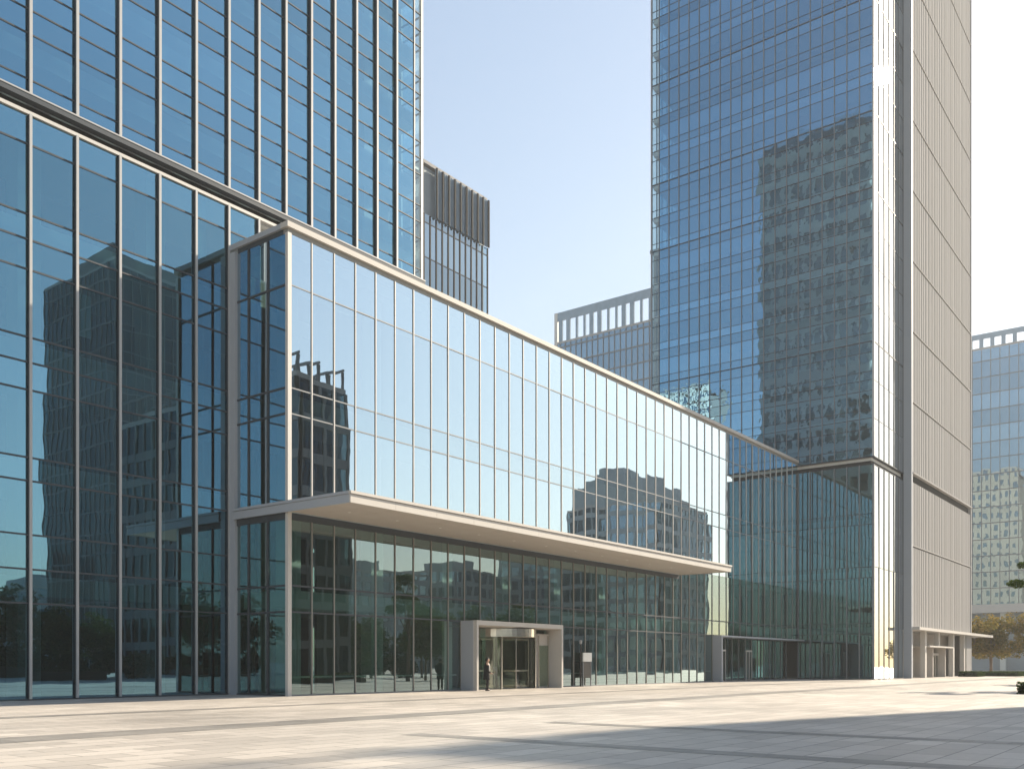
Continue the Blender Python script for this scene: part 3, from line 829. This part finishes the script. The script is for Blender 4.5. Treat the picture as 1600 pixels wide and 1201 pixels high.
hedge(133.0, 137.5, 17.4, 19.4, 0, .40, 'leaf_warm', 4000, 'low yellow flowering strip at the end of the long hedge', 3, 'flower_bed', 'flower bed')
hedge(51.65, 58.0, 3.6, 8.35, 0, .52, 'leaf_dk', 8000, 'round-edged dark bush on the paving at the right edge', 4, 'bush', 'bush')
hedge(-10, 50, -12.2, -10.6, 0, 1.0, 'leaf_dk', 16000, 'long clipped hedge across the plaza, mirrored at the foot of the glass', 6)

# ------------------------------------------------------------------ SIGN STAND
ss = thing('sign_stand', 'upright notice stand with a pale header panel by the lobby glass right of the portal', 'sign', (52.0, 33.75, 0))
sx, sy = 52.05, 33.7
MB().box(sx-.02, sx+1.0, sy-.03, sy+.05, 1.62, 2.20).build('header_panel', 'white', ss)
for x in (sx-.02, sx+.92): MB().box(x, x+.08, sy, sy+.06, 0.0, 1.62).build('leg', 'alu_mid', ss)
MB().box(sx+.06, sx+.92, sy+.01, sy+.05, .55, 1.60).build('dark_panel', 'black', ss)
MB().box(sx-.05, sx+1.03, sy-.08, sy+.14, 0.0, .03).build('base_plate', 'alu_mid', ss)
q = MB(); q.tube([(sx-.28, sy+.02, 0), (sx-.28, sy+.02, 2.75)], [.06, .05], 10)
bp_ = q.build('slim_post', 'black'); tag(bp_, 'thin black post standing left of the notice stand', 'post')
q = MB(); q.tube([(sx-.28, sy+.02, 2.75), (sx-.28, sy+.02, 2.80), (sx-.28, sy+.02, 2.98), (sx-.28, sy+.02, 3.02)], [.03, .09, .09, .03], 10)
q.build('lamp_head', 'alu', bp_)

# ------------------------------------------------------------------ PERSON
pp = Vector((40.35, 32.35, 0))
fw = Vector((0.78, -0.62, 0)).normalized(); sd = Vector((-fw.y, fw.x, 0))   # sd = the person's left
pr_ = thing('person', 'person in a long black coat with pale shirt front standing at the portal, facing right', 'person', tuple(pp))
def P(f, s, z): return (pp.x+fw.x*f+sd.x*s, pp.y+fw.y*f+sd.y*s, z)
def ell(f, s, z, rf, rs, n=14): return [P(f+rf*math.cos(2*math.pi*k/n), s+rs*math.sin(2*math.pi*k/n), z) for k in range(n)]
def skin_body(verts, edges, radii, name, mat, root=0, lev=2):
    me = bpy.data.meshes.new(name)
    me.from_pydata([tuple(Vector(v)-pp) for v in verts], edges, [])
    me.materials.append(M[mat])
    o = bpy.data.objects.new(name, me); COL.objects.link(o); o.parent = pr_
    sk = o.modifiers.new('skin', 'SKIN'); sk.use_smooth_shade = True
    ly = me.skin_vertices[0].data
    for i, r in enumerate(radii): ly[i].radius = (r, r); ly[i].use_root = (i == root)
    ss_ = o.modifiers.new('sub', 'SUBSURF'); ss_.levels = lev; ss_.render_levels = lev
    return o
V, E, R = [], [], []
def add(p, r, par=None):
    V.append(p); R.append(r)
    if par is not None: E.append((par, len(V)-1))
    return len(V)-1
pel = add(P(0, 0, .96), .13)
chest = add(P(-.01, 0, 1.22), .145, pel); sh = add(P(-.01, 0, 1.42), .12, chest)
nk = add(P(.01, 0, 1.52), .055, sh); hd = add(P(.04, 0, 1.60), .075, nk); hd2 = add(P(.045, 0, 1.68), .092, hd); hd3 = add(P(.03, 0, 1.755), .07, hd2)
for s in (1, -1):
    hp = add(P(0, .09*s, .88), .09, pel); kn = add(P(.03+.02*s, .10*s, .49), .058, hp); an = add(P(-.01+.03*s, .10*s, .09), .04, kn); add(P(.13+.03*s, .11*s, .04), .035, an)
    sl = add(P(-.01, .19*s, 1.41), .06, sh); el = add(P(-.04, .24*s, 1.14), .045, sl); wr = add(P(.16, .20*s, .97), .030, el)
    pm = add(P(.22, .19*s, .945), .030, wr)
    for j, (dl, ln) in enumerate(((-.022, .070), (-.007, .080), (.008, .075), (.022, .058))):
        f1 = add(P(.25, (.19+dl)*s, .938+.002*j), .010, pm); f2 = add(P(.25+ln*.5, (.19+dl*1.1)*s, .925), .009, f1); add(P(.25+ln*.8, (.19+dl*1.1)*s, .90), .008, f2)
    th = add(P(.20, .155*s, .955), .011, pm); add(P(.245, .145*s, .945), .009, th)
body = skin_body(V, E, R, 'body', 'skin')
# face: nose and brow as part of a head cap child is too small to read; nose wedge
q = MB(); q.loft([ell(.132, 0, 1.655, .018, .016, 8), ell(.128, 0, 1.68, .012, .012, 8), ell(.122, 0, 1.70, .006, .006, 8)]); q.build('nose', 'skin', pr_, smooth=True)
for s in (1, -1):
    q = MB(); q.loft([ell(.125, .034*s, 1.698, .006, .012, 8), ell(.126, .034*s, 1.705, .006, .012, 8)]); q.build('eye', 'hair', pr_, smooth=True)
    q = MB(); q.loft([ell(.03, .095*s, 1.655, .018, .008, 8), ell(.025, .10*s, 1.68, .025, .010, 8), ell(.025, .098*s, 1.705, .018, .007, 8)]); q.build('ear', 'skin', pr_, smooth=True)
q = MB(); q.loft([ell(-.045, 0, 1.60, .045, .07), ell(-.035, 0, 1.66, .078, .095), ell(-.005, 0, 1.72, .098, .100), ell(.02, 0, 1.77, .095, .092), ell(.025, 0, 1.80, .06, .055), ell(.025, 0, 1.81, .02, .02)])
q.build('hair', 'hair', pr_, smooth=True)
q = MB(); q.loft([ell(-.03, 0, .60, .19, .21), ell(-.035, 0, .75, .18, .22), ell(-.03, 0, .95, .165, .20), ell(-.03, 0, 1.15, .16, .215), ell(-.03, 0, 1.33, .155, .235), ell(-.025, 0, 1.43, .12, .215), ell(-.015, 0, 1.48, .085, .13), ell(-.01, 0, 1.53, .07, .075)])
q.build('coat', 'coat', pr_, smooth=True)
q = MB(); q.loft([ell(.085, 0, .98, .07, .075), ell(.09, 0, 1.2, .075, .085), ell(.08, 0, 1.38, .075, .08), ell(.055, 0, 1.49, .06, .06)])
q.build('shirt', 'shirt', pr_, smooth=True)
for s in (1, -1):
    def limb(pts, rs, nm, mt):
        mb = MB(); mb.tube(pts, rs, 12); mb.build(nm, mt, pr_, smooth=True)
    limb([P(-.01, .17*s, 1.44), P(-.02, .215*s, 1.38), P(-.04, .245*s, 1.14), P(.03, .23*s, 1.05), P(.14, .205*s, .985)], [.05, .075, .062, .058, .045], 'coat_sleeve', 'coat')
    limb([P(0, .09*s, .9), P(.01, .095*s, .7), P(.03+.02*s, .10*s, .49), P(-.005+.03*s, .10*s, .08)], [.10, .09, .075, .062], 'trouser_leg', 'trouser')
    q = MB(); q.loft([ell(.04+.03*s, .105*s, .0, .14, .05), ell(.04+.03*s, .105*s, .04, .14, .05), ell(.0+.03*s, .105*s, .085, .075, .045), ell(-.02+.03*s, .10*s, .12, .05, .045)]); q.build('shoe', 'black', pr_, smooth=True)

# ------------------------------------------------------------------ HAZE
hm, hnt, hout = new_mat('thin haze')
hv = hnt.nodes.new('ShaderNodeVolumePrincipled')
hv.inputs['Color'].default_value = (0.93, 0.96, 1.0, 1); hv.inputs['Density'].default_value = HAZE
hv.inputs['Anisotropy'].default_value = 0.2
hnt.links.new(hv.outputs[0], hout.inputs['Volume'])
if HAZE:
    hz = MB().box(-430, 570, -530, 470, -1, 140).build('haze', hm); hz['kind'] = 'stuff'

# ------------------------------------------------------------------ LIGHT, SKY, CAMERA
SUN_AZ = Vector((0.9604, -0.2788, 0)).normalized(); SUN_EL = rad(30)
sdir = Vector((SUN_AZ.x*math.cos(SUN_EL), SUN_AZ.y*math.cos(SUN_EL), math.sin(SUN_EL)))
sl = bpy.data.lights.new('sun', 'SUN'); sl.energy = 3.9; sl.angle = rad(0.9); sl.color = (1.0, 0.87, 0.69)
so = bpy.data.objects.new('sun', sl); COL.objects.link(so)
so.rotation_euler = (-sdir).to_track_quat('-Z', 'Y').to_euler(); so.location = sdir*200
w = bpy.data.worlds.new('World'); sc.world = w; w.use_nodes = True
nt = w.node_tree; nt.nodes.clear()
sky = nt.nodes.new('ShaderNodeTexSky'); sky.sky_type = 'NISHITA'; sky.sun_disc = False
sky.sun_elevation = SUN_EL; sky.sun_rotation = math.atan2(SUN_AZ.x, SUN_AZ.y)
sky.air_density = 1.2; sky.dust_density = 1.0; sky.ozone_density = 0.3; sky.altitude = 0
bg = nt.nodes.new('ShaderNodeBackground'); bg.inputs['Strength'].default_value = 0.102
wo = nt.nodes.new('ShaderNodeOutputWorld')
# gamma grade: evens the sky brightness out a little
gm = nt.nodes.new('ShaderNodeGamma'); gm.inputs[1].default_value = 0.7
hs = nt.nodes.new('ShaderNodeHueSaturation'); hs.inputs['Saturation'].default_value = 1.1
nt.links.new(sky.outputs[0], gm.inputs[0]); nt.links.new(gm.outputs[0], hs.inputs['Color'])
nt.links.new(hs.outputs[0], bg.inputs['Color']); nt.links.new(bg.outputs[0], wo.inputs['Surface'])

cam = bpy.data.cameras.new('camera'); co = bpy.data.objects.new('camera', cam); COL.objects.link(co)
co.location = (0, 0, 1.45)
f = Vector((0.79633306, 0.60485838, 0))
co.rotation_euler = f.to_track_quat('-Z', 'Y').to_euler()
cam.sensor_fit = 'HORIZONTAL'; cam.sensor_width = 36; cam.lens = 33.325
cam.shift_y = (1037-600.5)/1600
cam.clip_start = 0.1; cam.clip_end = 3000
sc.camera = co

sc.view_settings.view_transform = 'Standard'; sc.view_settings.look = 'None'
sc.view_settings.exposure = 1.6; sc.view_settings.gamma = 1
sc.cycles.use_denoising = True
try: sc.cycles.denoiser = 'OPENIMAGEDENOISE'
except Exception: pass
sc.cycles.max_bounces = 8; sc.cycles.glossy_bounces = 5; sc.cycles.diffuse_bounces = 3
sc.cycles.transparent_max_bounces = 14; sc.cycles.transmission_bounces = 2
sc.cycles.caustics_reflective = False; sc.cycles.caustics_refractive = False
sc.cycles.sample_clamp_indirect = 6.0
